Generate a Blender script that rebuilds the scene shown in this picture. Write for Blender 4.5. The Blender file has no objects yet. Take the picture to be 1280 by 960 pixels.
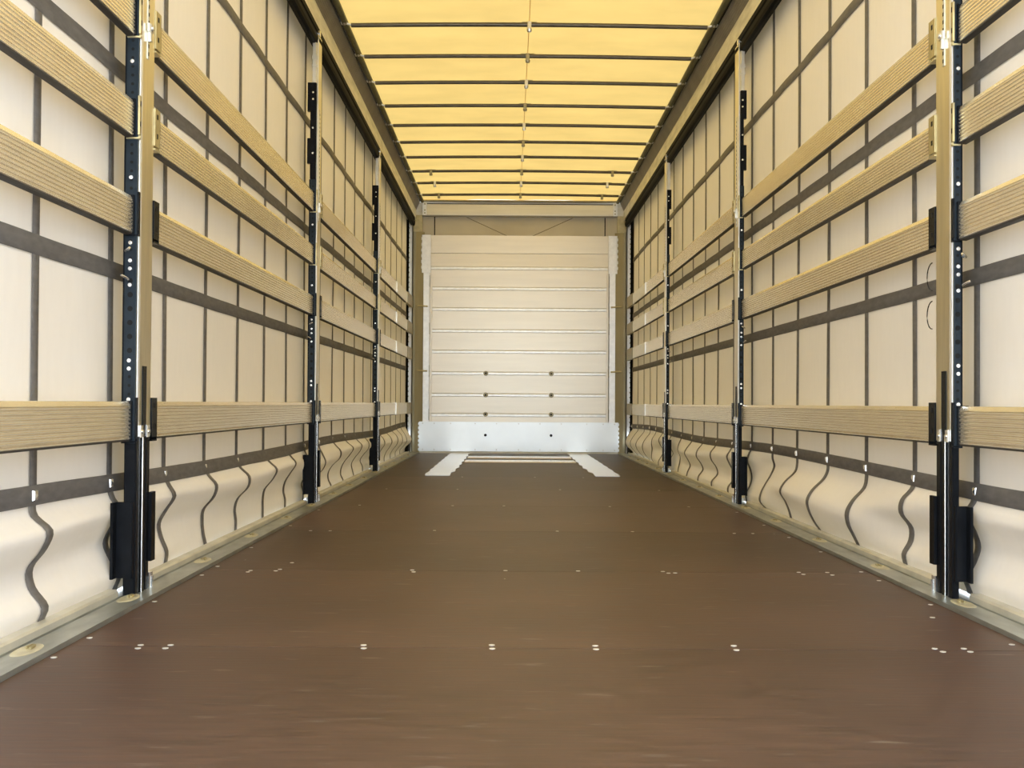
import bpy, math, random
from mathutils import Vector, Matrix
random.seed(7)
C = bpy.context.scene.collection
scn = bpy.context.scene

# ------------------------------------------------------------------ camera
F_PX, CX, CH = 1453.4, -0.1128, 0.61
PITCH, YAW, ROLL = 0.0167, 0.0020, 0.0061
cam_d = bpy.data.cameras.new('camera'); cam = bpy.data.objects.new('camera', cam_d); C.objects.link(cam)
cam_d.sensor_fit = 'HORIZONTAL'; cam_d.sensor_width = 36; cam_d.lens = F_PX / 1280 * 36
cam_d.clip_start = 0.02; cam_d.clip_end = 500
fw = Vector((math.cos(PITCH)*math.sin(YAW), math.cos(PITCH)*math.cos(YAW), math.sin(PITCH)))
r0 = Vector((math.cos(YAW), -math.sin(YAW), 0)); u0 = r0.cross(fw)
rt = r0*math.cos(ROLL) + u0*math.sin(ROLL); up = -r0*math.sin(ROLL) + u0*math.cos(ROLL)
M = Matrix((rt, up, -fw)).transposed().to_4x4(); M.translation = Vector((CX, 0, CH))
cam.matrix_world = M
scn.camera = cam

# ------------------------------------------------------------------ light
SUN, SKY, GROUND = 5.0, 6.4, 0.85
w = bpy.data.worlds.new('world'); scn.world = w; w.use_nodes = True
nt = w.node_tree; bg = nt.nodes['Background']
tc = nt.nodes.new('ShaderNodeTexCoord'); sep = nt.nodes.new('ShaderNodeSeparateXYZ')
rmp = nt.nodes.new('ShaderNodeValToRGB')
rmp.color_ramp.elements[0].position = 0.0; rmp.color_ramp.elements[0].color = (0.84, 0.94, 1.06, 1)
rmp.color_ramp.elements[1].position = 0.8; rmp.color_ramp.elements[1].color = (0.78, 0.90, 1.06, 1)
nt.links.new(tc.outputs['Generated'], sep.inputs[0]); nt.links.new(sep.outputs[2], rmp.inputs[0])
nt.links.new(rmp.outputs[0], bg.inputs[0]); bg.inputs[1].default_value = SKY
sd = bpy.data.lights.new('sun', 'SUN'); sd.energy = SUN; sd.angle = math.radians(4); sd.color = (1.0, 0.95, 0.86)
so = bpy.data.objects.new('sun', sd); C.objects.link(so)
so.rotation_euler = Vector((0.02, 0.62, 1.0)).to_track_quat('Z', 'Y').to_euler()   # high sun over the front of the trailer
scn.view_settings.view_transform = 'Standard'; scn.view_settings.look = 'None'
scn.view_settings.exposure = 0.04; scn.view_settings.gamma = 1; scn.view_settings.use_curve_mapping = False
scn.cycles.max_bounces = 10; scn.cycles.diffuse_bounces = 6; scn.cycles.glossy_bounces = 4

# ------------------------------------------------------------------ materials
def mat(name, col, rough=0.5, metal=0.0, spec=0.5, noise=None, bump=None, scale=(1, 1, 1), coat=0):
    m = bpy.data.materials.new(name); m.use_nodes = True
    t = m.node_tree; b = t.nodes['Principled BSDF']
    b.inputs['Base Color'].default_value = (*col, 1); b.inputs['Roughness'].default_value = rough
    b.inputs['Metallic'].default_value = metal; b.inputs['Specular IOR Level'].default_value = spec
    if coat: b.inputs['Coat Weight'].default_value = coat
    tx = t.nodes.new('ShaderNodeTexCoord'); mp = t.nodes.new('ShaderNodeMapping'); mp.inputs['Scale'].default_value = scale
    t.links.new(tx.outputs['Object'], mp.inputs[0])
    nz = t.nodes.new('ShaderNodeTexNoise'); nz.inputs['Detail'].default_value = 5
    nz.inputs['Scale'].default_value = noise[0] if noise else 8
    t.links.new(mp.outputs[0], nz.inputs[0])
    amt = noise[1] if noise else 0.04
    rp = t.nodes.new('ShaderNodeMapRange'); rp.inputs[1].default_value = 0.3; rp.inputs[2].default_value = 0.7
    rp.inputs[3].default_value = 1 - amt; rp.inputs[4].default_value = 1 + amt
    t.links.new(nz.outputs['Fac'], rp.inputs[0])
    mx = t.nodes.new('ShaderNodeVectorMath'); mx.operation = 'SCALE'; mx.inputs[0].default_value = col
    t.links.new(rp.outputs[0], mx.inputs['Scale']); t.links.new(mx.outputs[0], b.inputs['Base Color'])
    if bump:
        bp = t.nodes.new('ShaderNodeBump'); bp.inputs['Strength'].default_value = bump; bp.inputs['Distance'].default_value = 0.002
        t.links.new(nz.outputs['Fac'], bp.inputs['Height']); t.links.new(bp.outputs[0], b.inputs['Normal'])
    return m

def fabric(name, col, trans, k, noise_scale, scale=(1, 1, 1), gloss=0.08, amt=0.05, groughness=0.35):
    """coated tarpaulin: diffuse + light let through from outside + thin sheen"""
    m = bpy.data.materials.new(name); m.use_nodes = True; t = m.node_tree
    t.nodes.remove(t.nodes['Principled BSDF']); out = t.nodes['Material Output']
    tx = t.nodes.new('ShaderNodeTexCoord'); mp = t.nodes.new('ShaderNodeMapping'); mp.inputs['Scale'].default_value = scale
    t.links.new(tx.outputs['Object'], mp.inputs[0])
    nz = t.nodes.new('ShaderNodeTexNoise'); nz.inputs['Scale'].default_value = noise_scale; nz.inputs['Detail'].default_value = 4
    t.links.new(mp.outputs[0], nz.inputs[0])
    rp = t.nodes.new('ShaderNodeMapRange'); rp.inputs[1].default_value = 0.3; rp.inputs[2].default_value = 0.7
    rp.inputs[3].default_value = 1 - amt; rp.inputs[4].default_value = 1 + amt
    t.links.new(nz.outputs['Fac'], rp.inputs[0])
    def scaled(c):
        v = t.nodes.new('ShaderNodeVectorMath'); v.operation = 'SCALE'; v.inputs[0].default_value = c
        t.links.new(rp.outputs[0], v.inputs['Scale']); return v.outputs[0]
    d = t.nodes.new('ShaderNodeBsdfDiffuse'); t.links.new(scaled(col), d.inputs[0])
    tr = t.nodes.new('ShaderNodeBsdfTranslucent'); t.links.new(scaled(trans), tr.inputs[0])
    m1 = t.nodes.new('ShaderNodeMixShader'); m1.inputs[0].default_value = k
    t.links.new(d.outputs[0], m1.inputs[1]); t.links.new(tr.outputs[0], m1.inputs[2])
    g = t.nodes.new('ShaderNodeBsdfGlossy'); g.inputs['Roughness'].default_value = groughness
    m2 = t.nodes.new('ShaderNodeMixShader'); m2.inputs[0].default_value = gloss
    t.links.new(m1.outputs[0], m2.inputs[1]); t.links.new(g.outputs[0], m2.inputs[2])
    t.links.new(m2.outputs[0], out.inputs['Surface'])
    return m

def floor_mat():
    m = bpy.data.materials.new('film_faced_plywood'); m.use_nodes = True; t = m.node_tree; b = t.nodes['Principled BSDF']
    N, L = t.nodes.new, t.links.new
    tx = N('ShaderNodeTexCoord'); sp = N('ShaderNodeSeparateXYZ'); L(tx.outputs['Object'], sp.inputs[0])
    # one tone for each plywood panel
    a = N('ShaderNodeMath'); a.operation = 'SUBTRACT'; L(sp.outputs[1], a.inputs[0]); a.inputs[1].default_value = 2.91
    dv = N('ShaderNodeMath'); dv.operation = 'DIVIDE'; L(a.outputs[0], dv.inputs[0]); dv.inputs[1].default_value = 1.325
    fl = N('ShaderNodeMath'); fl.operation = 'FLOOR'; L(dv.outputs[0], fl.inputs[0])
    wn = N('ShaderNodeTexWhiteNoise'); wn.noise_dimensions = '1D'; L(fl.outputs[0], wn.inputs['W'])
    mr = N('ShaderNodeMapRange'); mr.inputs[3].default_value = 0.82; mr.inputs[4].default_value = 1.18; L(wn.outputs['Value'], mr.inputs[0])
    # grain across the trailer
    mp = N('ShaderNodeMapping'); mp.inputs['Scale'].default_value = (1.1, 11, 1); L(tx.outputs['Object'], mp.inputs[0])
    nz = N('ShaderNodeTexNoise'); nz.inputs['Scale'].default_value = 6; nz.inputs['Detail'].default_value = 7; L(mp.outputs[0], nz.inputs[0])
    g = N('ShaderNodeMapRange'); g.inputs[1].default_value = .3; g.inputs[2].default_value = .7; g.inputs[3].default_value = .68; g.inputs[4].default_value = 1.32; L(nz.outputs['Fac'], g.inputs[0])
    # worn, dusty patches
    n2 = N('ShaderNodeTexNoise'); n2.inputs['Scale'].default_value = 1.3; n2.inputs['Detail'].default_value = 4; L(tx.outputs['Object'], n2.inputs[0])
    r2 = N('ShaderNodeMapRange'); r2.inputs[1].default_value = .35; r2.inputs[2].default_value = .7; r2.inputs[3].default_value = .85; r2.inputs[4].default_value = 1.2; L(n2.outputs['Fac'], r2.inputs[0])
    wr = N('ShaderNodeMapRange'); wr.inputs[1].default_value = 9.58; wr.inputs[2].default_value = 9.62; wr.inputs[3].default_value = 1.05; wr.inputs[4].default_value = .62; L(sp.outputs[1], wr.inputs[0])
    m0 = N('ShaderNodeMath'); m0.operation = 'MULTIPLY'; L(mr.outputs[0], m0.inputs[0]); L(wr.outputs[0], m0.inputs[1]); mr = m0
    m1 = N('ShaderNodeMath'); m1.operation = 'MULTIPLY'; L(mr.outputs[0], m1.inputs[0]); L(g.outputs[0], m1.inputs[1])
    m2 = N('ShaderNodeMath'); m2.operation = 'MULTIPLY'; L(m1.outputs[0], m2.inputs[0]); L(r2.outputs[0], m2.inputs[1])
    sc = N('ShaderNodeVectorMath'); sc.operation = 'SCALE'; sc.inputs[0].default_value = FLOOR_COL; L(m2.outputs[0], sc.inputs['Scale'])
    # specks of dust and chips
    vo = N('ShaderNodeTexVoronoi'); vo.inputs['Scale'].default_value = 7; L(tx.outputs['Object'], vo.inputs[0])
    lt = N('ShaderNodeMath'); lt.operation = 'LESS_THAN'; lt.inputs[1].default_value = 0.024; L(vo.outputs['Distance'], lt.inputs[0])
    pk = N('ShaderNodeSeparateXYZ'); L(vo.outputs['Color'], pk.inputs[0])
    lt2 = N('ShaderNodeMath'); lt2.operation = 'LESS_THAN'; lt2.inputs[1].default_value = 0.16; L(pk.outputs[0], lt2.inputs[0])
    an = N('ShaderNodeMath'); an.operation = 'MULTIPLY'; L(lt.outputs[0], an.inputs[0]); L(lt2.outputs[0], an.inputs[1])
    # pale scuffs
    mp3 = N('ShaderNodeMapping'); mp3.inputs['Scale'].default_value = (3, 14, 1); mp3.inputs['Rotation'].default_value = (0, 0, .35); L(tx.outputs['Object'], mp3.inputs[0])
    n3 = N('ShaderNodeTexNoise'); n3.inputs['Scale'].default_value = 2.3; n3.inputs['Detail'].default_value = 8; L(mp3.outputs[0], n3.inputs[0])
    r3 = N('ShaderNodeMapRange'); r3.inputs[1].default_value = .63; r3.inputs[2].default_value = .76; r3.inputs[3].default_value = 0; r3.inputs[4].default_value = .38; L(n3.outputs['Fac'], r3.inputs[0])
    mxa = N('ShaderNodeMix'); mxa.data_type = 'RGBA'; L(r3.outputs[0], mxa.inputs[0]); L(sc.outputs[0], mxa.inputs[6]); mxa.inputs[7].default_value = (.3, .25, .2, 1)
    mxb = N('ShaderNodeMix'); mxb.data_type = 'RGBA'; L(an.outputs[0], mxb.inputs[0]); L(mxa.outputs[2], mxb.inputs[6]); mxb.inputs[7].default_value = (.7, .66, .58, 1)
    L(mxb.outputs[2], b.inputs['Base Color'])
    rr = N('ShaderNodeMapRange'); rr.inputs[3].default_value = .36; rr.inputs[4].default_value = .52; L(nz.outputs['Fac'], rr.inputs[0]); L(rr.outputs[0], b.inputs['Roughness'])
    bp = N('ShaderNodeBump'); bp.inputs['Strength'].default_value = .35; bp.inputs['Distance'].default_value = .0015
    L(nz.outputs['Fac'], bp.inputs['Height']); L(bp.outputs[0], b.inputs['Normal'])
    b.inputs['Specular IOR Level'].default_value = .4
    return m
FLOOR_COL = (0.082, 0.045, 0.031)
CUR_D, CUR_T, CUR_K = (.87, .845, .83), (.84, .60, .28), .035
ROOF_D, ROOF_T = (.85, .62, .28), (.87, .59, .18)

M_floor = floor_mat()
M_curt = fabric('curtain_tarpaulin', CUR_D, CUR_T, CUR_K, 30, (1, 1, 0.3), gloss=.16, amt=.012, groughness=.3)
M_roof = fabric('roof_tarpaulin', ROOF_D, ROOF_T, .138, 2.2, (1, 1.6, 1), gloss=.02, amt=.06)
M_strap = mat('strap_webbing', (.15, .14, .132), .6, noise=(60, .18), scale=(1, .3, 1))
M_alu = mat('aluminium', (.98, .90, .73), .22, .72, noise=(14, .06), scale=(6, .4, 6))
M_steel = mat('galvanised_steel', (.72, .71, .67), .33, 0.85, noise=(9, .12), bump=.1)
M_cover = mat('pillar_cover_metal', (.80, .74, .58), .28, .9, noise=(9, .08), scale=(4, 4, .5))
M_bright = mat('bright_steel', (.9, .9, .88), .22, .9, noise=(20, .04))
M_rail = mat('side_rail_steel', (.40, .42, .39), .36, .7, noise=(6, .22), scale=(4, 1, 4), bump=.15)
M_lip = mat('rail_lip_aluminium', (.66, .64, .56), .45, .4, noise=(8, .12))
M_black = mat('black_steel', (.008, .009, .011), .25, .0, .08, noise=(20, .2))
M_navy = mat('dark_perforated_steel', (.018, .026, .034), .3, .0, .15, noise=(20, .2))
M_under_shade = mat('batten_shade_dark', (.05, .045, .04), .5, 0, .1)  # shade of the batten undersides put into the colour
M_hole = mat('hole_black', (.002, .002, .002), .9, noise=(5, .0))
M_rubber = mat('black_rubber', (.008, .008, .008), .5, 0, .02, noise=(30, .1))
M_fascia = mat('cantrail_aluminium', (.74, .73, .68), .42, .5, noise=(3, .18), scale=(1, 1.5, 8), bump=.3)
M_ribbed = mat('cantrail_ribbed', (.27, .25, .215), .45, .3, noise=(5, .15))
M_olive = mat('gutter_seal', (.13, .12, .055), .6, noise=(9, .25), scale=(1, 2, 1), bump=.3)
M_board = mat('anodised_board', (.88, .82, .71), .36, .42, noise=(3, .03), scale=(.5, 1, 6))
M_whitep = mat('white_galvanised_plate', (.92, .92, .90), .36, .5, noise=(22, .06), bump=.1)
M_kick = mat('kick_plate_metal', (.88, .92, .93), .36, .55, noise=(2.2, .05), bump=.2)
M_pillar = mat('corner_pillar_metal', (.36, .32, .20), .42, .45, noise=(4, .08), scale=(5, 1, .6))
M_beam = mat('header_beam_metal', (.76, .72, .60), .4, .3, noise=(3, .08), scale=(.5, 1, 6))
M_backtarp = mat('grey_beige_tarpaulin', (.62, .58, .50), .6, noise=(1.6, .1), bump=.15)
M_fold = mat('fold_line', (.22, .19, .13), .8)
M_brass = mat('zinc_yellow_bracket', (.52, .44, .24), .38, .6, noise=(20, .15))
M_cup = mat('lashing_cup', (.62, .58, .42), .4, .4, noise=(20, .2))
M_cupin = mat('lashing_ring_brass', (.40, .34, .18), .4, .5, noise=(20, .2))
M_screw = mat('screw_head', (.78, .76, .70), .4, .3)
M_plate = mat('scuffed_white_plate', (1.0, 1.0, .98), .16, .5, noise=(5, .06))
M_tube = mat('roof_bow_tube', (.10, .085, .06), .35, .3, noise=(15, .15))
M_ground = mat('pale_ground', (GROUND, GROUND, GROUND*.97), .9, noise=(3, .1))  # unseen ground, kept extra pale to bounce light in at the rear

# ------------------------------------------------------------------ mesh builder
class MB:
    def __init__(s): s.v = []; s.f = []; s.m = []; s.sm = []
    def add(s, vs, fs, mi=0, smooth=False):
        o = len(s.v); s.v += [tuple(v) for v in vs]
        for f in fs: s.f.append([i+o for i in f]); s.m.append(mi); s.sm.append(smooth)
    def box(s, x0, x1, y0, y1, z0, z1, mi=0):
        x0, x1 = min(x0, x1), max(x0, x1)
        vs = [(x, y, z) for x in (x0, x1) for y in (y0, y1) for z in (z0, z1)]
        s.add(vs, [(0, 1, 3, 2), (4, 6, 7, 5), (0, 4, 5, 1), (2, 3, 7, 6), (0, 2, 6, 4), (1, 5, 7, 3)], mi)
    def bbox(s, x0, x1, y0, y1, z0, z1, b=.004, mi=0):
        """box whose long z edges are chamfered"""
        x0, x1 = min(x0, x1), max(x0, x1)
        p = [(x0+b, y0), (x1-b, y0), (x1, y0+b), (x1, y1-b), (x1-b, y1), (x0+b, y1), (x0, y1-b), (x0, y0+b)]
        s.prism([(x, y) for x, y in p], z0, z1, 'z', mi)
    def prism(s, prof, a, b, axis='y', mi=0, smooth=False):
        """closed outline swept along an axis; outline is (x,z) for y, (y,z) for x, (x,y) for z"""
        n = len(prof)
        def P(p, t): return (p[0], t, p[1]) if axis == 'y' else ((t, p[0], p[1]) if axis == 'x' else (p[0], p[1], t))
        vs = [P(p, a) for p in prof] + [P(p, b) for p in prof]
        fs = [(i, (i+1) % n, (i+1) % n + n, i+n) for i in range(n)]
        s.add(vs, fs, mi, smooth); s.add(vs, [list(range(n)), list(range(2*n-1, n-1, -1))], mi)
    def cyl(s, c, r, h, axis='y', n=12, mi=0, r2=None):
        r2 = r if r2 is None else r2
        vs = []
        for t, rr in ((0, r), (h, r2)):
            for i in range(n):
                a = 2*math.pi*i/n; p, q = rr*math.cos(a), rr*math.sin(a)
                vs.append({'x': (c[0]+t, c[1]+p, c[2]+q), 'y': (c[0]+p, c[1]+t, c[2]+q), 'z': (c[0]+p, c[1]+q, c[2]+t)}[axis])
        s.add(vs, [(i, (i+1) % n, (i+1) % n+n, i+n) for i in range(n)], mi, True)
        s.add(vs, [list(range(n)), list(range(2*n-1, n-1, -1))], mi)
    def tube(s, pts, r, n=10, mi=0):
        pts = [Vector(p) for p in pts]; vs = []
        for i, p in enumerate(pts):
            d = (pts[min(i+1, len(pts)-1)] - pts[max(i-1, 0)]).normalized()
            a = d.cross(Vector((0, 0, 1)));
            if a.length < .1: a = d.cross(Vector((0, 1, 0)))
            a.normalize(); b = d.cross(a)
            for k in range(n):
                t = 2*math.pi*k/n; vs.append(p + a*r*math.cos(t) + b*r*math.sin(t))
        fs = [(i*n+k, i*n+(k+1) % n, (i+1)*n+(k+1) % n, (i+1)*n+k) for i in range(len(pts)-1) for k in range(n)]
        s.add(vs, fs, mi, True); s.add(vs, [list(range(n)), list(range(len(vs)-1, len(vs)-n-1, -1))], mi)
    def build(s, name, mats, parent=None, loc=None):
        me = bpy.data.meshes.new(name); me.from_pydata(s.v, [], s.f)
        for m in (mats if isinstance(mats, (list, tuple)) else [mats]): me.materials.append(m)
        for p, mi, sm in zip(me.polygons, s.m, s.sm): p.material_index = mi; p.use_smooth = sm
        import bmesh
        bm = bmesh.new(); bm.from_mesh(me); bmesh.ops.recalc_face_normals(bm, faces=bm.faces); bm.to_mesh(me); bm.free()
        if loc is not None:      # put the origin at loc
            me.transform(Matrix.Translation(-Vector(loc)))
        o = bpy.data.objects.new(name, me); C.objects.link(o)
        if loc is not None: o.location = loc
        if parent is not None: o.parent = parent
        return o
def place(o, parent):
    """parent a part built in world coordinates under a thing that stands elsewhere"""
    o.parent = parent; o.matrix_parent_inverse = Matrix.Translation(-Vector(parent.location)); return o
def thing(name, label, cat, loc, group=None):
    o = bpy.data.objects.new(name, None); C.objects.link(o); o.empty_display_size = .1
    o.location = loc; o['label'] = label; o['category'] = cat
    if group: o['group'] = group
    return o
def tag(o, label, cat, group=None):
    o['label'] = label; o['category'] = cat
    if group: o['group'] = group
    return o
def struct(o, label=None):
    o['kind'] = 'structure'
    if label: o['label'] = label
    return o

Y0, YF = 0.35, 14.2          # rear opening and front wall
SIDES = ((-1, 'left'), (1, 'right'))

# ------------------------------------------------------------------ ground outside
b = MB(); b.add([(-60, -60, -1.25), (60, -60, -1.25), (60, 70, -1.25), (-60, 70, -1.25)], [(0, 1, 2, 3)])
struct(b.build('ground', M_ground), 'pale yard surface below the trailer')

# ------------------------------------------------------------------ floor
seams = [2.91, 4.235, 5.55, 6.9, 8.22, 9.6, 10.88, 12.25, 13.45]
b = MB(); ed = [Y0] + [1.59] + seams + [YF]
b.box(-1.21, 1.21, Y0, YF, -.06, -.004)
for a, c in zip(ed[:-1], ed[1:]): b.box(-1.209, 1.209, a+.002, c-.002, -.004, 0)
floor = struct(b.build('floor', M_floor), 'dark brown plywood trailer floor laid in cross panels')
screws = [(-1.026, 2.881),(-1.031, 2.919),(-0.959, 2.883),(-0.957, 2.921),(-0.476, 2.934),(-0.471, 2.896),(-0.154, 2.943),(-0.152, 2.9),(0.107, 2.941),(0.106, 2.9),(0.458, 2.95),(0.455, 2.9),(0.959, 2.93),(0.966, 2.893),(1.033, 2.932),(1.035, 2.895),(1.177, 2.985),(-1.19, 3.004),(-1.191, 2.773),(-1.047, 4.18),(-1.045, 4.215),(-0.953, 4.21),(-0.946, 4.25),(-0.935, 4.426),(-0.464, 4.25),(-0.455, 4.204),(-0.124, 4.25),(0.141, 4.25),(0.45, 4.25),(0.465, 4.21),(0.49, 4.215),(0.946, 4.25),(0.95, 4.2),(1.05, 4.25),(1.051, 4.186),(1.18, 4.27),(1.178, 4.059),(1.185, 4.844),(-1.053, 5.53),(-0.96, 5.53),(-1.19, 4.879),(-1.19, 4.097),(-1.19, 4.317),(-1.19, 3.553),(-0.468, 5.57),(0.119, 5.57),(0.479, 5.57),(0.956, 5.52),(1.044, 5.52),(1.177, 5.362),(1.183, 3.576),(1.11, 3.36),(-1.0, 6.92),(-0.447, 6.92),(-0.477, 8.24),(-0.143, 6.93),(0.249, 8.25),(0.487, 6.92),(0.958, 6.93),(-1.19, 5.75),(1.18, 5.9),(-1.19, 6.6),(1.18, 6.6),(-0.98, 8.24),(0.95, 8.24),(0.1, 9.62),(-0.5, 9.62),(0.5, 9.62)]
for x, y in screws:
    b = MB(); b.cyl((0, 0, 0), .0078, .0012, 'z', 10)
    o = b.build('floor_screw', M_screw, floor); o.location = (x, y, 0)

# ------------------------------------------------------------------ side rails with lashing recesses
POST_Y = {-1: [3.585, 6.87, 10.11], 1: [3.605, 6.98, 10.23]}    # near face of every pillar
PW = .145
for s, nm in SIDES:
    b = MB()
    b.prism([(s*1.211, -.06), (s*1.211, .013), (s*1.29, .013), (s*1.292, .006), (s*1.298, .006), (s*1.30, .013), (s*1.41, .013), (s*1.41, -.3), (s*1.38, -.3), (s*1.38, -.06)], Y0, YF)
    rail = struct(b.build('trim_%d' % (1 if s < 0 else 2), M_rail), 'galvanised steel side rail along the %s edge of the floor' % nm)
    cuts = [Y0]
    for y in POST_Y[s]: cuts += [y-.03, y+PW+.04]
    cuts.append(YF-.35)
    for a, c in zip(cuts[::2], cuts[1::2]):
        b = MB(); b.prism([(s*1.302, .013), (s*1.302, .03), (s*1.308, .036), (s*1.335, .036), (s*1.342, .03), (s*1.342, .013)], a, c)
        b.build('rail_lip', M_lip, rail)
    ys = [1.2, 1.99, 2.79, 3.53, 4.38, 5.2, 6.0, 6.75, 7.6, 8.4, 9.2, 10.0, 10.8, 11.6, 12.4, 13.2] if s < 0 else [1.1, 1.9, 2.7, 3.52, 4.31, 5.15, 6.0, 6.75, 7.6, 8.4, 9.2, 10.0, 10.8, 11.6, 12.4, 13.2]
    for y in ys:
        b = MB(); n = 20
        ring = lambda rx, ry, z: [(s*1.262+rx*math.cos(2*math.pi*i/n), y+ry*math.sin(2*math.pi*i/n), z) for i in range(n)]
        vs = ring(.028, .075, .0132) + ring(.023, .065, .0165) + ring(.016, .05, .0140)
        fs = [(k*n+i, k*n+(i+1) % n, (k+1)*n+(i+1) % n, (k+1)*n+i) for k in range(2) for i in range(n)] + [list(range(2*n, 3*n))]
        b.add(vs, fs, 0, True)
        cup = b.build('lashing_recess', M_cup, rail)
        b = MB(); b.tube([(s*1.262+.006*math.cos(t), y+.012+.03*math.sin(t), .0175) for t in [math.pi*k/8-.3 for k in range(10)]], .0035, 8)
        b.build('lashing_ring', M_cupin, cup)

# ------------------------------------------------------------------ curtains
ZC = [.355, .31, .27, .22, .17, .12, .07, .02]
KEY = {-1: [(0.3, [0, .01, .04, .02, 0, .01, .03, .02]), (3.04, [0, .003, .045, .03, -.006, .0, .035, .02]), (3.6, [0, .01, .035, .01, -.01, .01, .035, .02]), (4.17, [0, .02, .04, .01, -.015, -.005, .015, .01]),
            (4.74, [0, .02, .052, .04, 0, -.005, 0, .01]), (5.31, [0, .02, .06, .055, .01, -.005, 0, 0]), (5.88, [0, .03, .07, .05, .01, 0, 0, 0]), (6.44, [0, .03, .06, .03, 0, -.01, 0, 0]),
            (7.1, [0, .01, .03, .05, .02, -.01, 0, 0]), (7.6, [0, .01, .03, .05, .03, -.015, -.02, 0]), (8.15, [0, .03, .065, .06, .01, -.02, -.02, 0]), (8.7, [0, .03, .075, .05, .01, -.015, -.02, 0]), (10, [0, .02, .05, .05, .01, -.02, 0, 0]),
            (11, [0, .02, .055, .07, .04, .01, 0, 0]), (12.5, [0, .02, .06, .08, .07, .03, 0, 0]), (14, [0, .01, .03, .06, .08, .05, 0, 0])],
       1: [(0.3, [0, .01, .04, .01, 0, .01, .03, .02]), (3.65, [0, .01, .033, .01, -.005, .01, .035, .02]), (4.24, [0, .01, .045, .05, .015, .015, .04, .03]), (4.8, [0, 0, .01, .055, .08, .075, .05, .03]),
           (5.36, [0, 0, .02, .07, .095, .085, .06, .03]), (5.96, [0, 0, .01, .06, .086, .06, .04, .03]), (6.5, [0, 0, -.01, .01, .04, .065, .07, .03]), (7.09, [0, .02, .03, .01, 0, .01, .035, .03]),
           (8.3, [0, .02, .05, .045, .01, 0, .04, .04]), (9.4, [0, .01, .04, .065, .04, .02, .04, .05]), (10.3, [0, .02, .03, .02, 0, .02, .03, .03]), (11, [0, .03, .05, .03, 0, .02, .05, .05]), (12.2, [0, 0, .03, .065, .08, .07, .04, 0]), (14, [0, 0, .03, .06, .08, .07, .03, 0])]}
def hermite(xs, vs, x):
    if x <= xs[0]: return vs[0]
    if x >= xs[-1]: return vs[-1]
    for i in range(len(xs)-1):
        if x <= xs[i+1]:
            h = xs[i+1]-xs[i]; t = (x-xs[i])/h
            def sl(j):
                if j == 0 or j == len(xs)-1: return 0
                return (vs[j+1]-vs[j-1])/(xs[j+1]-xs[j-1])
            return (2*t**3-3*t*t+1)*vs[i] + (t**3-2*t*t+t)*h*sl(i) + (-2*t**3+3*t*t)*vs[i+1] + (t**3-t*t)*h*sl(i+1)
def cx_in(s, y, z):
    """how far the curtain hangs inward of its plane"""
    wob = .0035*math.sin(y*2.3+s)*math.sin(z*1.7+1) + .002*math.sin(y*11+z)
    if z >= .38: return wob
    K = KEY[s]; zz = [-q for q in ZC]
    cols = [hermite(zz, k[1], -min(z, .355)) for k in K]
    return wob + hermite([k[0] for k in K], cols, y)*(1.0 if z < .355 else 0)
XC = 1.362
def cpos(s, y, z, off=0): return (s*(XC - cx_in(s, y, z) - off), y, z)
zl = [.02 + .0125*i for i in range(28)] + [.37, .40, .5, .7, .9, 1.1, 1.3, 1.5, 1.7, 1.9, 2.1, 2.3, 2.5, 2.7, 2.86]
yl = [Y0 + i*.09 for i in range(int((14.0-Y0)/.09)+1)]
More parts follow.
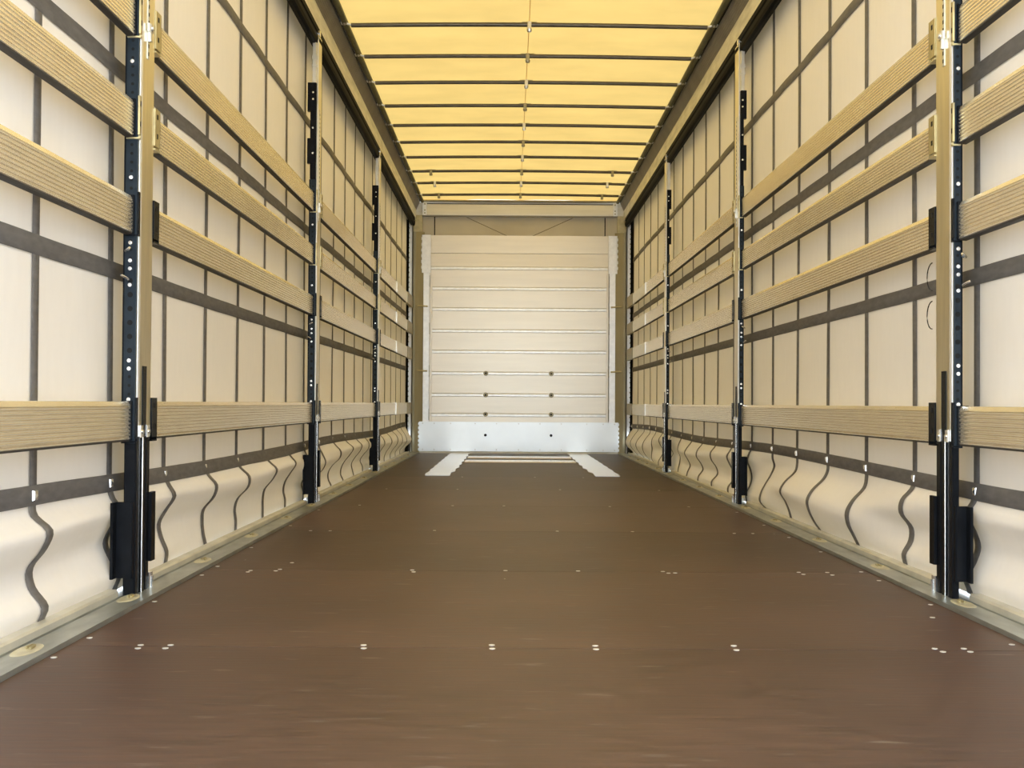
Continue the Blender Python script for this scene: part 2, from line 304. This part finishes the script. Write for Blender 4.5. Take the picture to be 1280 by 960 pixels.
for s, nm in SIDES:
    root = thing('side_curtain', 'light grey tarpaulin curtain with dark straps closing the whole %s side' % nm, 'curtain', (s*XC, 7, .02), 'side curtains')
    b = MB(); nz_ = len(zl)
    vs = [cpos(s, y, z) for y in yl for z in zl]
    fs = [(i*nz_+k, (i+1)*nz_+k, (i+1)*nz_+k+1, i*nz_+k+1) for i in range(len(yl)-1) for k in range(nz_-1)]
    b.add(vs, fs, 0, True); place(b.build('tarpaulin', M_curt), root)
    yc0 = 3.05 if s < 0 else 3.66
    ys = [yc0 + .568*k for k in range(-5, 19)]
    ys = [y for y in ys if y < 13.9 and y > .4]
    for y in ys:
        b = MB(); vs = []
        for z in zl:
            for d, o in ((-.024, .0025), (-.021, .0045), (.021, .0045), (.024, .0025)): vs.append(cpos(s, y+d, z, o))
        fs = [(k*4+j, (k+1)*4+j, (k+1)*4+j+1, k*4+j+1) for k in range(nz_-1) for j in range(3)]
        b.add(vs, fs, 0, True); place(b.build('vertical_strap', M_strap), root)
    for z, hw in ((1.02, .027), (1.665, .028), (2.33, .026), (.353, .027)):
        b = MB(); vs = []
        zc = z
        for y in yl:
            sag = .012*math.sin(y*1.1+s) if z < .4 else 0
            if z < .4 and s < 0 and y > 5.5: sag -= .012*min(1, (y-5.5)/1.5)
            for dz, o in ((-hw, .004), (-hw+.003, .007), (hw-.003, .007), (hw, .004)):
                q = cpos(s, y, zc+dz+sag, o)
                if z < .4: q = (s*(XC - cx_in(s, y, .4) - o - max(0, (cx_in(s, y, max(.3, zc+dz+sag))-cx_in(s, y, .4)))), q[1], q[2])
                vs.append(q)
        fs = [(i*4+j, (i+1)*4+j, (i+1)*4+j+1, i*4+j+1) for i in range(len(yl)-1) for j in range(3)]
        b.add(vs, fs, 0, True); place(b.build('horizontal_strap', M_strap), root)
    for y in ys:
        sag = .012*math.sin(y*1.1+s) - (.012*min(1, (y-5.5)/1.5) if (s < 0 and y > 5.5) else 0)
        x = s*(XC - cx_in(s, y, .4) - .007); z = .353+sag; b = MB()
        vs = [(x, y-.014, z-.014), (x, y+.014, z-.014), (x, y+.014, z+.014), (x, y-.014, z+.014), (x-s*.006, y-.011, z-.011), (x-s*.006, y+.011, z-.011), (x-s*.006, y+.011, z+.011), (x-s*.006, y-.011, z+.011), (x-s*.010, y, z)]
        b.add(vs, [(0, 1, 5, 4), (1, 2, 6, 5), (2, 3, 7, 6), (3, 0, 4, 7), (4, 5, 8), (5, 6, 8), (6, 7, 8), (7, 4, 8), (3, 2, 1, 0)])
        place(b.build('strap_rivet', M_bright), root)

# ------------------------------------------------------------------ cantrails (roof side beams)
for s, nm in SIDES:
    b = MB()
    b.prism([(s*1.267, 2.845), (s*1.267, 2.965), (s*1.272, 2.97), (s*1.272, 3.12), (s*1.42, 3.12), (s*1.42, 2.845)], Y0, YF)
    ct = struct(b.build('trim_%d' % (3 if s < 0 else 4), M_fascia), 'metal roof side beam along the %s top edge' % nm)
    # ribbed sloping underside
    b = MB(); pts = [(1.2705, 2.965)]
    n = 6
    for k in range(n):
        t0, t1 = k/n, (k+.55)/n
        for t, d in ((t0, 0), (t0+.02, .0035), (t1, .0035), (t1+.02, 0)):
            pts.append((1.2675-.0395*t-d, 2.968+.082*t-d*.4))
    pts += [(1.228, 3.05), (1.224, 3.056), (1.224, 3.09), (1.2705, 3.09)]
    b.prism([(s*x, z) for x, z in pts], Y0, YF-.05); b.build('ribbed_profile', M_ribbed, ct)
    b = MB(); b.prism([(s*1.2235, 3.062), (s*1.205, 3.066), (s*1.205, 3.09), (s*1.2235, 3.09)], Y0, YF-.05); b.build('roller_track', M_black, ct)
    b = MB(); n = 150; vs = []
    for i in range(n+1):
        y = Y0 + (YF-.06-Y0)*i/n; q = .006*math.sin(y*9.45)
        for x, z in ((1.206, 3.052), (1.19, 3.046+q*.4), (1.174+q*.6, 3.052), (1.17, 3.068), (1.206, 3.075)): vs.append((s*x, y, z))
    b.add(vs, [(i*5+j, (i+1)*5+j, (i+1)*5+(j+1) % 5, i*5+(j+1) % 5) for i in range(n) for j in range(5)], 0, True)
    b.build('edge_seal', M_olive, ct)
    # black curtain runner rail
    b = MB(); pr = [(1.264, 2.842), (1.264, 2.812), (1.272, 2.806), (1.272, 2.795), (1.262, 2.789), (1.262, 2.762), (1.268, 2.744), (1.285, 2.738), (1.31, 2.745), (1.312, 2.842)]
    b.prism([(s*x, z) for x, z in pr], Y0, 13.95); b.build('runner_rail', M_rubber, ct)

# ------------------------------------------------------------------ roof tarpaulin
bow_y = [7.47, 8.15, 8.82, 9.51, 10.18, 10.84, 11.50, 12.20, 12.85, 13.58]
b = MB(); nx = 24; ny = 160; vs = []
for j in range(ny+1):
    y = Y0 + (YF+.02-Y0)*j/ny
    for i in range(nx+1):
        x = -1.2 + 2.4*i/nx
        ph = (y-7.47)/.675
        sag = .008*math.cos(2*math.pi*ph) + .003*math.sin(x*7+y*2.1) + .0022*math.sin(x*17-y*5)
        vs.append((x, y, 3.088 + .012*(1-(x/1.2)**2) + sag*(1-(abs(x)/1.2)**4)))
b.add(vs, [(j*(nx+1)+i, j*(nx+1)+i+1, (j+1)*(nx+1)+i+1, (j+1)*(nx+1)+i) for j in range(ny) for i in range(nx)], 0, True)
roof = struct(b.build('ceiling', M_roof), 'sunlit yellow translucent tarpaulin roof')
b = MB(); n = 80
vs = [(x, Y0+(YF-Y0)*j/n, 3.088+.012-.0135) for j in range(n+1) for x in (-.0025, .0025)]
b.add(vs, [(2*j, 2*j+1, 2*j+3, 2*j+2) for j in range(n)]); b.build('centre_seam', fabric('seam_fabric', (.6, .42, .2), (.6, .36, .12), .6, 20), roof)

# ------------------------------------------------------------------ roof bows
ORD = ['first', 'second', 'third', 'fourth', 'fifth', 'sixth', 'seventh', 'eighth', 'ninth', 'tenth']
for k, y in enumerate(bow_y):
    lab = {0: 'roof bow tube nearest the rear opening under the yellow roof', 9: 'last roof bow tube, just before the front header beam'}.get(k, '%s roof bow tube counted from the rear, under the yellow roof' % ORD[k])
    t = thing('roof_bow', lab, 'roof bow', (0, y, 3.04), 'roof bows')
    b = MB(); b.tube([(x, y, 3.045 + .011*(1-(x/1.15)**2)) for x in [-1.15+2.3*i/16 for i in range(17)]], .0145, 12)
    place(b.build('tube', M_tube), t)
    for s in (-1, 1):
        b = MB()
        b.tube([(s*1.145, y, 3.046), (s*1.165, y, 3.052), (s*1.185, y-.005, 3.058), (s*1.212, y-.005, 3.06)], .0085, 8)
        b.cyl((s*1.19-.006, y-.02, 3.056), .017, .012, 'x', 12); b.box(s*1.175, s*1.215, y-.028, y+.02, 3.052, 3.0585)
        place(b.build('end_roller', M_steel), t)
    for cx in ([0] if k < 7 else [-.955, 0, .955]):
        zc = 3.045 + .011*(1-(cx/1.15)**2)
        b = MB(); b.box(cx-.048, cx+.048, y-.006, y+.022, zc+.0155, zc+.0185)
        c = place(b.build('tarpaulin_clip', M_brass), t)
        b = MB(); b.bbox(cx-.013, cx+.013, y-.019, y+.019, zc-.03, zc+.016, .003); b.cyl((cx, y, zc-.045), .014, .016, 'z', 12, r2=.018)
        h = b.build('clip_hook', M_pillar if k % 2 else M_steel, c)

# ------------------------------------------------------------------ battens
LV = [(.491, .609), (1.128, 1.243), (1.428, 1.541), (1.742, 1.857)]
XB = 1.275
def batten_profile(s, z0, z1):
    H = z1-z0; p = [(XB+.008, z1), (XB+.0065, z1-.001), (XB+.0005, z1-.0145)]
    n = 8; a, c = z1-.0155, z0+.008; h = (a-c)/n
    for k in range(n):
        t = a-h*k
        p += [(XB+.0055, t-h*.04), (XB+.0008, t-h*.14), (XB+.0005, t-h*.18), (XB+.0005, t-h*.58), (XB+.0014, t-h*.66), (XB+.0055, t-h*.80)]
    p += [(XB+.001, z0+.006), (XB+.001, z0+.003), (XB+.004, z0), (XB+.026, z0), (XB+.028, z0+.003), (XB+.028, z1-.003), (XB+.026, z1)]
    return [(s*x, z) for x, z in p]
LVN = ['lowest', 'second lowest', 'second highest', 'highest']
for s, nm in SIDES:
    P = POST_Y[s]
    bays = [(Y0+.03, P[0]-.012), (P[0]+PW+.07, P[1]-.012), (P[1]+PW+.07, P[2]-.012), (P[2]+PW+.07, 13.05)]
    bn = ['between the rear opening and the first %s pillar' % nm, 'between the first and second %s pillars' % nm, 'between the second and third %s pillars' % nm, 'between the third %s pillar and the front wall' % nm]
    for bi, (a, c) in enumerate(bays):
        for li, (z0, z1) in enumerate(LV):
            t = thing('slatted_batten', '%s ribbed aluminium batten %s' % (LVN[li], bn[bi]), 'batten', (s*XB, (a+c)/2, z0), 'ribbed battens of the %s side' % nm)
            b = MB(); b.prism(batten_profile(s, z0, z1), a, c); place(b.build('ribbed_board', M_alu), t)
            b = MB(); b.prism([(s*(XB+.003), z0+.001), (s*(XB+.003), z0-.004), (s*(XB+.024), z0-.006), (s*(XB+.029), z0-.003), (s*(XB+.029), z0+.001)], a, c); place(b.build('underside_shade', M_under_shade), t)  # added dark strip, painting in the shade under the batten
            for e, (ya, yb) in (('n', (a-.008, a+.004)), ('f', (c-.004, c+.006))):
                if bi == 0 and e == 'n' or bi == 3 and e == 'f': continue
                b = MB(); b.box(s*(XB-.0025), s*(XB+.03), ya, yb, z0-.002, z1+.002)
                place(b.build('end_cap', M_black), t)
            if bi == 3:
                b = MB(); b.prism([(s*(XB-.002), z0-.002), (s*(XB-.005), z0+.006), (s*(XB-.005), z1-.006), (s*(XB-.002), z1+.003), (s*(XB+.031), z1+.003), (s*(XB+.031), z0-.002)], 11.9, 13.1)
                place(b.build('end_reflection', M_whitep), t)  # pale band painted in for the reflection near the batten's front end
                b = MB(); b.prism([(s*(XB-.01), z0-.006), (s*(XB-.01), z1+.006), (s*(XB+.02), z1+.006), (s*(XB+.02), z0-.006)], 13.1, 13.72)
                place(b.build('front_holder', M_pillar), t)

# ------------------------------------------------------------------ sliding pillars
XI, XO = 1.262, 1.303
PN = ['nearest the rear opening', 'in the middle of the row', 'nearest the front wall']
for s, nm in SIDES:
    XO = 1.300 if s < 0 else 1.284
    for k, y in enumerate(POST_Y[s]):
        t = thing('sliding_pillar', '%s side steel and black pillar %s' % (nm, PN[k]), 'pillar', (s*1.28, y+PW/2, .013), 'sliding side pillars')
        # long hollow profile: steel cover above, black below
        b = MB(); b.bbox(s*XI, s*(XO-.004), y+.004, y+PW, .5, 2.80, .006)
        place(b.build('steel_cover', M_cover), t)
        b = MB(); b.box(s*(XI-.0015), s*(XI+.002), y+.0035, y+.022, .5, 2.79); place(b.build('edge_moulding', M_whitep), t)
        b = MB(); b.box(s*(XI-.003), s*(XI+.001), y+.052, y+.088, .50, .72); place(b.build('lock_slot', M_black), t)
        for yy in (y+.035, y+.10):
            b = MB(); b.bbox(s*(XI-.008), s*XI, yy-.012, yy+.012, .497, .535, .003); b.cyl((s*(XI-.008)-.004, yy, .515), .006, .008, 'x', 8)
            place(b.build('slot_catch', M_bright), t)
        b = MB()
        b.bbox(s*XI, s*XO, y+.002, y+.046, .013, .5, .004); b.bbox(s*XI, s*XO, y+.062, y+.096, .013, .5, .004); b.bbox(s*(XI+.002), s*XO, y+.108, y+PW, .013, .5, .004)
        b.box(s*(XI+.012), s*(XO-.001), y+.004, y+PW-.002, .013, .5)
        place(b.build('lower_profile', M_black), t)
        b = MB(); b.tube([(s*(XI-.004), y+.052, .014), (s*(XI-.004), y+.052, .51)], .003, 8); place(b.build('lock_rod', M_bright), t)
        b = MB(); b.bbox(s*(XI+.003), s*(XO+.022), y-.016, y+.002, .068, .30, .004); b.box(s*(XO+.014), s*(XO+.022), y-.05, y+.002, .068, .30)
        b.bbox(s*(XI-.008), s*(XI+.004), y+PW-.01, y+PW+.035, .10, .32, .003)
        place(b.build('foot_bracket', M_black), t)
        b = MB(); b.bbox(s*(XI-.002), s*(XI+.02), y+PW+.006, y+PW+.034, .013, .062, .004); b.bbox(s*(XI-.008), s*(XI+.0), y+PW+.012, y+PW+.022, .013, .05, .002)
        place(b.build('foot_clip', M_bright), t)
        # perforated strip on the side that faces the rear opening
        b = MB(); top = 1.93
        b.box(s*(XI+.004), s*(XO+.002), y-.004, y+.0035, .48, top)
        b.box(s*(XO-.002), s*(XO+.008), y-.002, y+.05, .48, top, 2)
        z = .55
        while z < 1.9:
            big = .74 < z < 1.02
            b.cyl((s*(XI+(.022 if s < 0 else .014)), y-.0046, z), .0085 if big else .005, .0008, 'y', 10, 1); z += .043 if big else .027
        place(b.build('perforated_strip', [M_navy, M_hole, M_black]), t)
        for z in (1.66, 1.30, 1.098, 1.043, 1.018, .968, .735, .71, .615):
            b = MB(); b.cyl((s*(XI+(.022 if s < 0 else .014)), y-.010, z), .0062, .006, 'y', 10); b.cyl((s*(XI+(.022 if s < 0 else .014)), y-.013, z), .003, .003, 'y', 6)
            place(b.build('bolt', M_bright), t)
        b = MB(); b.tube([(s*(XI+.026), y-.012, 1.074), (s*(XI+.03), y-.03, 1.07), (s*(XI+.012), y-.045, 1.078)], .004, 8); b.tube([(s*(XI+.026), y-.012, .985), (s*(XI+.03), y-.028, .99), (s*(XI+.04), y-.04, .995)], .004, 8)
        place(b.build('wing_bolt', M_bright), t)
        # upper telescopic box, rod and roller
        b = MB(); b.bbox(s*(XI+.004), s*(XO+.002), y-.02, y+.004, 1.93, 2.50, .004); b.bbox(s*(XI+.006), s*(XO+.018), y-.026, y+.004, 2.33, 2.50, .004); b.bbox(s*(XI+.006), s*(XO+.018), y-.026, y+.004, 2.02, 2.17, .004)
        place(b.build('tension_box', M_black), t)
        b = MB(); b.bbox(s*(XI+.008), s*(XI+.03), y-.014, y+.004, 2.50, 2.79, .003); b.bbox(s*(XI+.004), s*(XI+.034), y-.018, y+.004, 2.64, 2.665, .002); b.bbox(s*(XI+.004), s*(XI+.034), y-.018, y+.004, 2.60, 2.61, .002)
        place(b.build('telescopic_rod', M_steel), t)
        b = MB(); b.cyl((s*(XI+.0)-.01, y+.01, 2.80), .02, .022, 'x', 14); b.bbox(s*(XI-.006), s*(XI+.03), y-.016, y+.03, 2.775, 2.79, .003)
        place(b.build('top_roller', M_bright), t)
        for z in (2.08, 2.23, 2.4, 2.44):
            b = MB(); b.cyl((s*(XI+(.022 if s < 0 else .014)), y-.032, z), .0055, .007, 'y', 8); place(b.build('bolt', M_bright), t)
        # slotted lever track on the inner face
        b = MB(); b.box(s*(XI-.0025), s*XI, y+.064, y+.080, 1.69, 2.36)
        z = 1.70
        while z < 2.34: b.box(s*(XI-.0032), s*(XI-.002), y+.069, y+.076, z, z+.012, 1); z += .025
        place(b.build('slotted_track', [M_lip, M_hole]), t)
        b = MB(); b.bbox(s*(XI-.014), s*XI, y+.056, y+.088, 1.775, 1.80, .004); b.cyl((s*(XI-.014)-.006, y+.072, 1.787), .009, .012, 'x', 10); b.bbox(s*(XI-.012), s*XI, y+.066, y+.078, 1.745, 1.78, .002)
        place(b.build('release_lever', M_steel), t)
        # holders the battens drop into
        for li, (z0, z1) in enumerate(LV):
            m = M_brass if li > 1 else M_black
            for sd_, (ya, yb) in enumerate(((y-.011, y+.003), (y+PW-.002, y+PW+.052))):
                b = MB(); xx = s*(XI-.004)
                b.box(xx, s*(XI+.002), ya, yb, z0+.004, z1+.012)
                b.box(s*(XI-.004), s*(XO+.0), (yb-.003) if sd_ == 0 else yb-.004, yb, z0-.006, z1+.0)
                b.box(s*(XI-.004), s*(XO+.0), ya, yb, z0-.009, z0-.004)
                for zz in (z0+.03, z1-.02): b.box(s*(XI-.0045), s*(XI-.003), ya+.004 if sd_ == 0 else ya+.018, yb-.004 if sd_ == 0 else yb-.022, zz, zz+.016, 1)
                place(b.build('batten_holder', [m, M_hole]), t)
# two loops of wire hanging from the nearest right pillar
for z in (1.03, .905):
    y = POST_Y[1][0]+PW; b = MB()
    b.tube([(1.262-.004, y+.02+.05*math.sin(a)*.9, z+.045*math.cos(a)) for a in [math.pi*i/10 for i in range(11)]], .0018, 6)
    tag(b.build('wire_loop', M_black), '%s thin black wire loop on the far edge of the nearest right pillar' % ('upper' if z > 1 else 'lower'), 'wire', 'wire loops on the pillar')

# ------------------------------------------------------------------ front wall
D = YF
b = MB(); b.box(-1.42, 1.42, D+.03, D+.06, -.3, 3.16)
wall = struct(b.build('wall_front', M_backtarp), 'front bulkhead of pale aluminium boards with metal frame')
def wp(name, m, f):
    b = MB(); f(b); return b.build(name, m, wall)
zs = [2.665, 2.443, 2.281, 2.031, 1.777, 1.512, 1.258, .994, .73, .486, .36]
for i, (zt, zb) in enumerate(zip(zs[:-1], zs[1:])):
    b = MB(); y = D-.0
    if i < 2: pr = [(y+.03, zt-.002), (y+.001 if i == 0 else y+.006, zt-.002), (y+.001 if i == 0 else y+.003, zb+.002), (y+.03, zb+.002)]
    else: pr = [(y+.03, zt-.001), (y+.001, zt-.001), (y+.001, zb+.002), (y+.03, zb+.002)]
    b.prism(pr, -1.10, 1.09, 'x')
    if i > 1: b.prism([(y+.002, zt-.002), (y-.005, zt-.004), (y-.007, zt-.010), (y-.007, zt-.034), (y-.005, zt-.038), (y+.002, zt-.040)], -1.09, 1.08, 'x', 1)  # whiter ridge material paints in the highlight its angle catches
    b.build('board', [M_board, M_whitep], wall)
kick = MB(); kick.box(-1.215, 1.215, D-.022, D-.01, .022, .383)
for s in (-1, 1):        # wavy cut side edges
    for q in range(7): kick.box(s*1.214, s*1.226, D-.022, D-.01, .03+q*.052, .06+q*.052)
kp = kick.build('kick_plate', M_kick, wall)
for zz in (.362, .045):
    for x in (-1.17, -1.03, -.83, -.53, -.27, -.0, .26, .52, .83, 1.03, 1.17):
        b = MB(); b.cyl((x, D-.0255, zz), .0085, .004, 'y', 10); b.build('rivet', M_steel, kp)
for x in (-.405, .395):
    b = MB(); b.cyl((x, D-.03, .222), .017, .009, 'y', 12); b.cyl((x, D-.034, .222), .009, .005, 'y', 6); b.build('bolt', M_black, kp)
for x in (-.405, .395):
    for zz in (.985, .722, .486):
        b = MB(); b.cyl((x, D-.022, zz-.01), .026, .014, 'y', 14, r2=.03); b.cyl((x, D-.028, zz-.01), .012, .008, 'y', 6, 1); b.build('board_bolt', [M_pillar, M_hole], wall)
for s in (-1, 1):
    wp('corner_pillar', M_pillar, lambda b: b.prism([(s*1.305, D+.03), (s*1.305, D-.03), (s*1.298, D-.036), (s*1.27, D-.036), (s*1.165, D-.002), (s*1.165, D+.03)], .0, 2.70, 'z'))
    wp('pillar_top', M_brass, lambda b: b.bbox(s*1.19, s*1.305, D-.03, D+.03, 2.70, 2.905, .003))
    wp('corner_joint', M_beam, lambda b: b.bbox(s*1.19, s*1.305, D-.045, D+.03, 2.905, 3.06, .003))
    e = MB(); e.bbox(s*1.085, s*1.195, D-.022, D-.014, 2.20, 2.665, .002)
    for q in range(6): e.box(s*1.19, s*1.203, D-.022, D-.014, 2.25+q*.07, 2.285+q*.07)
    e.build('edge_cover', M_whitep, wall)
    wp('edge_strip', M_whitep, lambda b: b.bbox(s*1.10, s*1.174, D-.012, D-.002, .383, 2.20, .002))
    wp('edge_trim', M_bright if False else M_board, lambda b: b.bbox(s*1.066, s*1.09, D-.018, D-.004, .383, 2.19, .003))
    for zz in (1.79, 1.0):
        b = MB(); b.cyl((s*1.13, D-.02, zz), .0115, .01, 'y', 10); b.tube([(s*1.12, D-.02, zz), (s*1.245, D-.045, zz+.004)], .009, 8); b.build('hinge_pin', M_brass, wall)
    for zz in (2.1, 1.52, 1.0, .47):
        wp('edge_slot', M_pillar, lambda b: b.box(s*1.096, s*1.104, D-.0115, D-.003, zz-.07, zz+.07))
    b = MB(); b.box(s*1.308, s*1.352, D-.14, D-.13, .02, 2.84)
    z = .08
    while z < 2.8: b.box(s*1.335, s*1.345, D-.1405, D-.1395, z, z+.018, 1); z += .06
    b.build('perforated_front_strip', [M_whitep, M_pillar], wall)
    wp('seal_tube', M_rubber, lambda b: b.tube([(s*1.345, 13.98, .02), (s*1.345, 13.98, 2.84)], .010, 10))
    wp('side_seal', M_rubber, lambda b: b.box(s*1.375, s*1.42, 13.9, D+.03, .013, 2.85))
    wp('corner_gap_dark', M_rubber, lambda b: b.prism([(13.62, .015), (D-.15, .015), (D-.15, .14), (13.9, .11)], s*1.345, s*1.31, 'x'))  # black wedge painted in for the dark gap beside the pillar
# header beam
b = MB(); b.prism([(D-.02, 3.045), (D-.055, 3.035), (D-.055, 2.925), (D-.05, 2.90), (D-.02, 2.895), (D+.03, 2.895), (D+.03, 3.045)], -1.19, 1.19, 'x')
hb = b.build('header_beam', M_beam, wall)
wp('header_top_seal', M_rubber, lambda b: b.box(-1.14, 1.14, D-.06, D-.02, 3.036, 3.043))
wp('header_bottom_seal', M_ribbed, lambda b: b.box(-1.19, 1.19, D-.057, D-.02, 2.888, 2.902))
wp('roof_hem', M_brass, lambda b: b.box(-1.2, 1.2, D-.10, D+.02, 3.072, 3.082))
for s in (-1, 1):
    b = MB(); b.bbox(s*1.135, s*1.19, D-.062, D-.05, 2.90, 3.055, .003); pl = b.build('joint_plate', M_whitep, hb)
    for zz in (2.925, 2.96, 3.035):
        b = MB(); b.cyl((s*1.16, D-.067, zz), .009, .005, 'y', 8); b.build('plate_bolt', M_pillar, pl)
# upper tarpaulin strip with folds
up_ = wp('upper_tarpaulin', M_backtarp, lambda b: b.box(-1.19, 1.19, D+.01, D+.03, 2.66, 2.9))
for s in (-1, 1):
    b = MB(); b.box(s*1.037, s*1.049, D+.004, D+.0105, 2.66, 2.89); b.build('vertical_seam', M_hole, up_)
    b = MB(); b.add([(s*.66-.0, D+.0085, 2.885), (s*.64, D+.0085, 2.885), (s*.15, D+.0085, 2.662), (s*.17, D+.0085, 2.662)], [(0, 1, 2, 3)]); b.build('fold_line', M_fold, up_)
b = MB(); b.prism([(D-.03, 0), (D-.03, .012), (D-.012, .024), (D+.03, .024), (D+.03, 0)], -1.21, 1.21, 'x'); struct(b.build('trim_5', M_lip), 'metal strip where floor meets front wall')

# ------------------------------------------------------------------ plates and bars let into the floor at the front
for s, nm in SIDES:
    x0, x1 = .59*s, .825*s
    b = MB(); n = 22; vs = []; inner = []; outer = []
    for i in range(n+1):
        y = 9.78+(14.15-9.78)*i/n
        j = (.012*((i*7) % 3-1) + (.028*(1-i/6) if i < 6 else 0)) if 0 < i < n else 0.02*(i == 0)
        inner.append((x0 + s*max(j, -.008), y)); outer.append((x1 + s*.006*((i*5) % 3-1), y))
    pr = inner + outer[::-1]; b.prism(pr, .0, .005, 'z')
    tag(b.build('floor_plate', M_plate), 'scuffed white metal plate on the %s of the floor, running to the front wall' % nm, 'plate', 'white floor plates')
for y0_, y1_, wd in ((12.0, 12.4, 'nearer'), (12.9, 13.3, 'farther')):
    b = MB(); b.prism([(y0_, 0), (y0_+.02, .008), (y1_-.02, .008), (y1_, 0)], -.575, .575, 'x')
    tag(b.build('cross_bar', M_bright), '%s of the two flat metal bars joining the white floor plates' % wd, 'bar', 'floor cross bars')
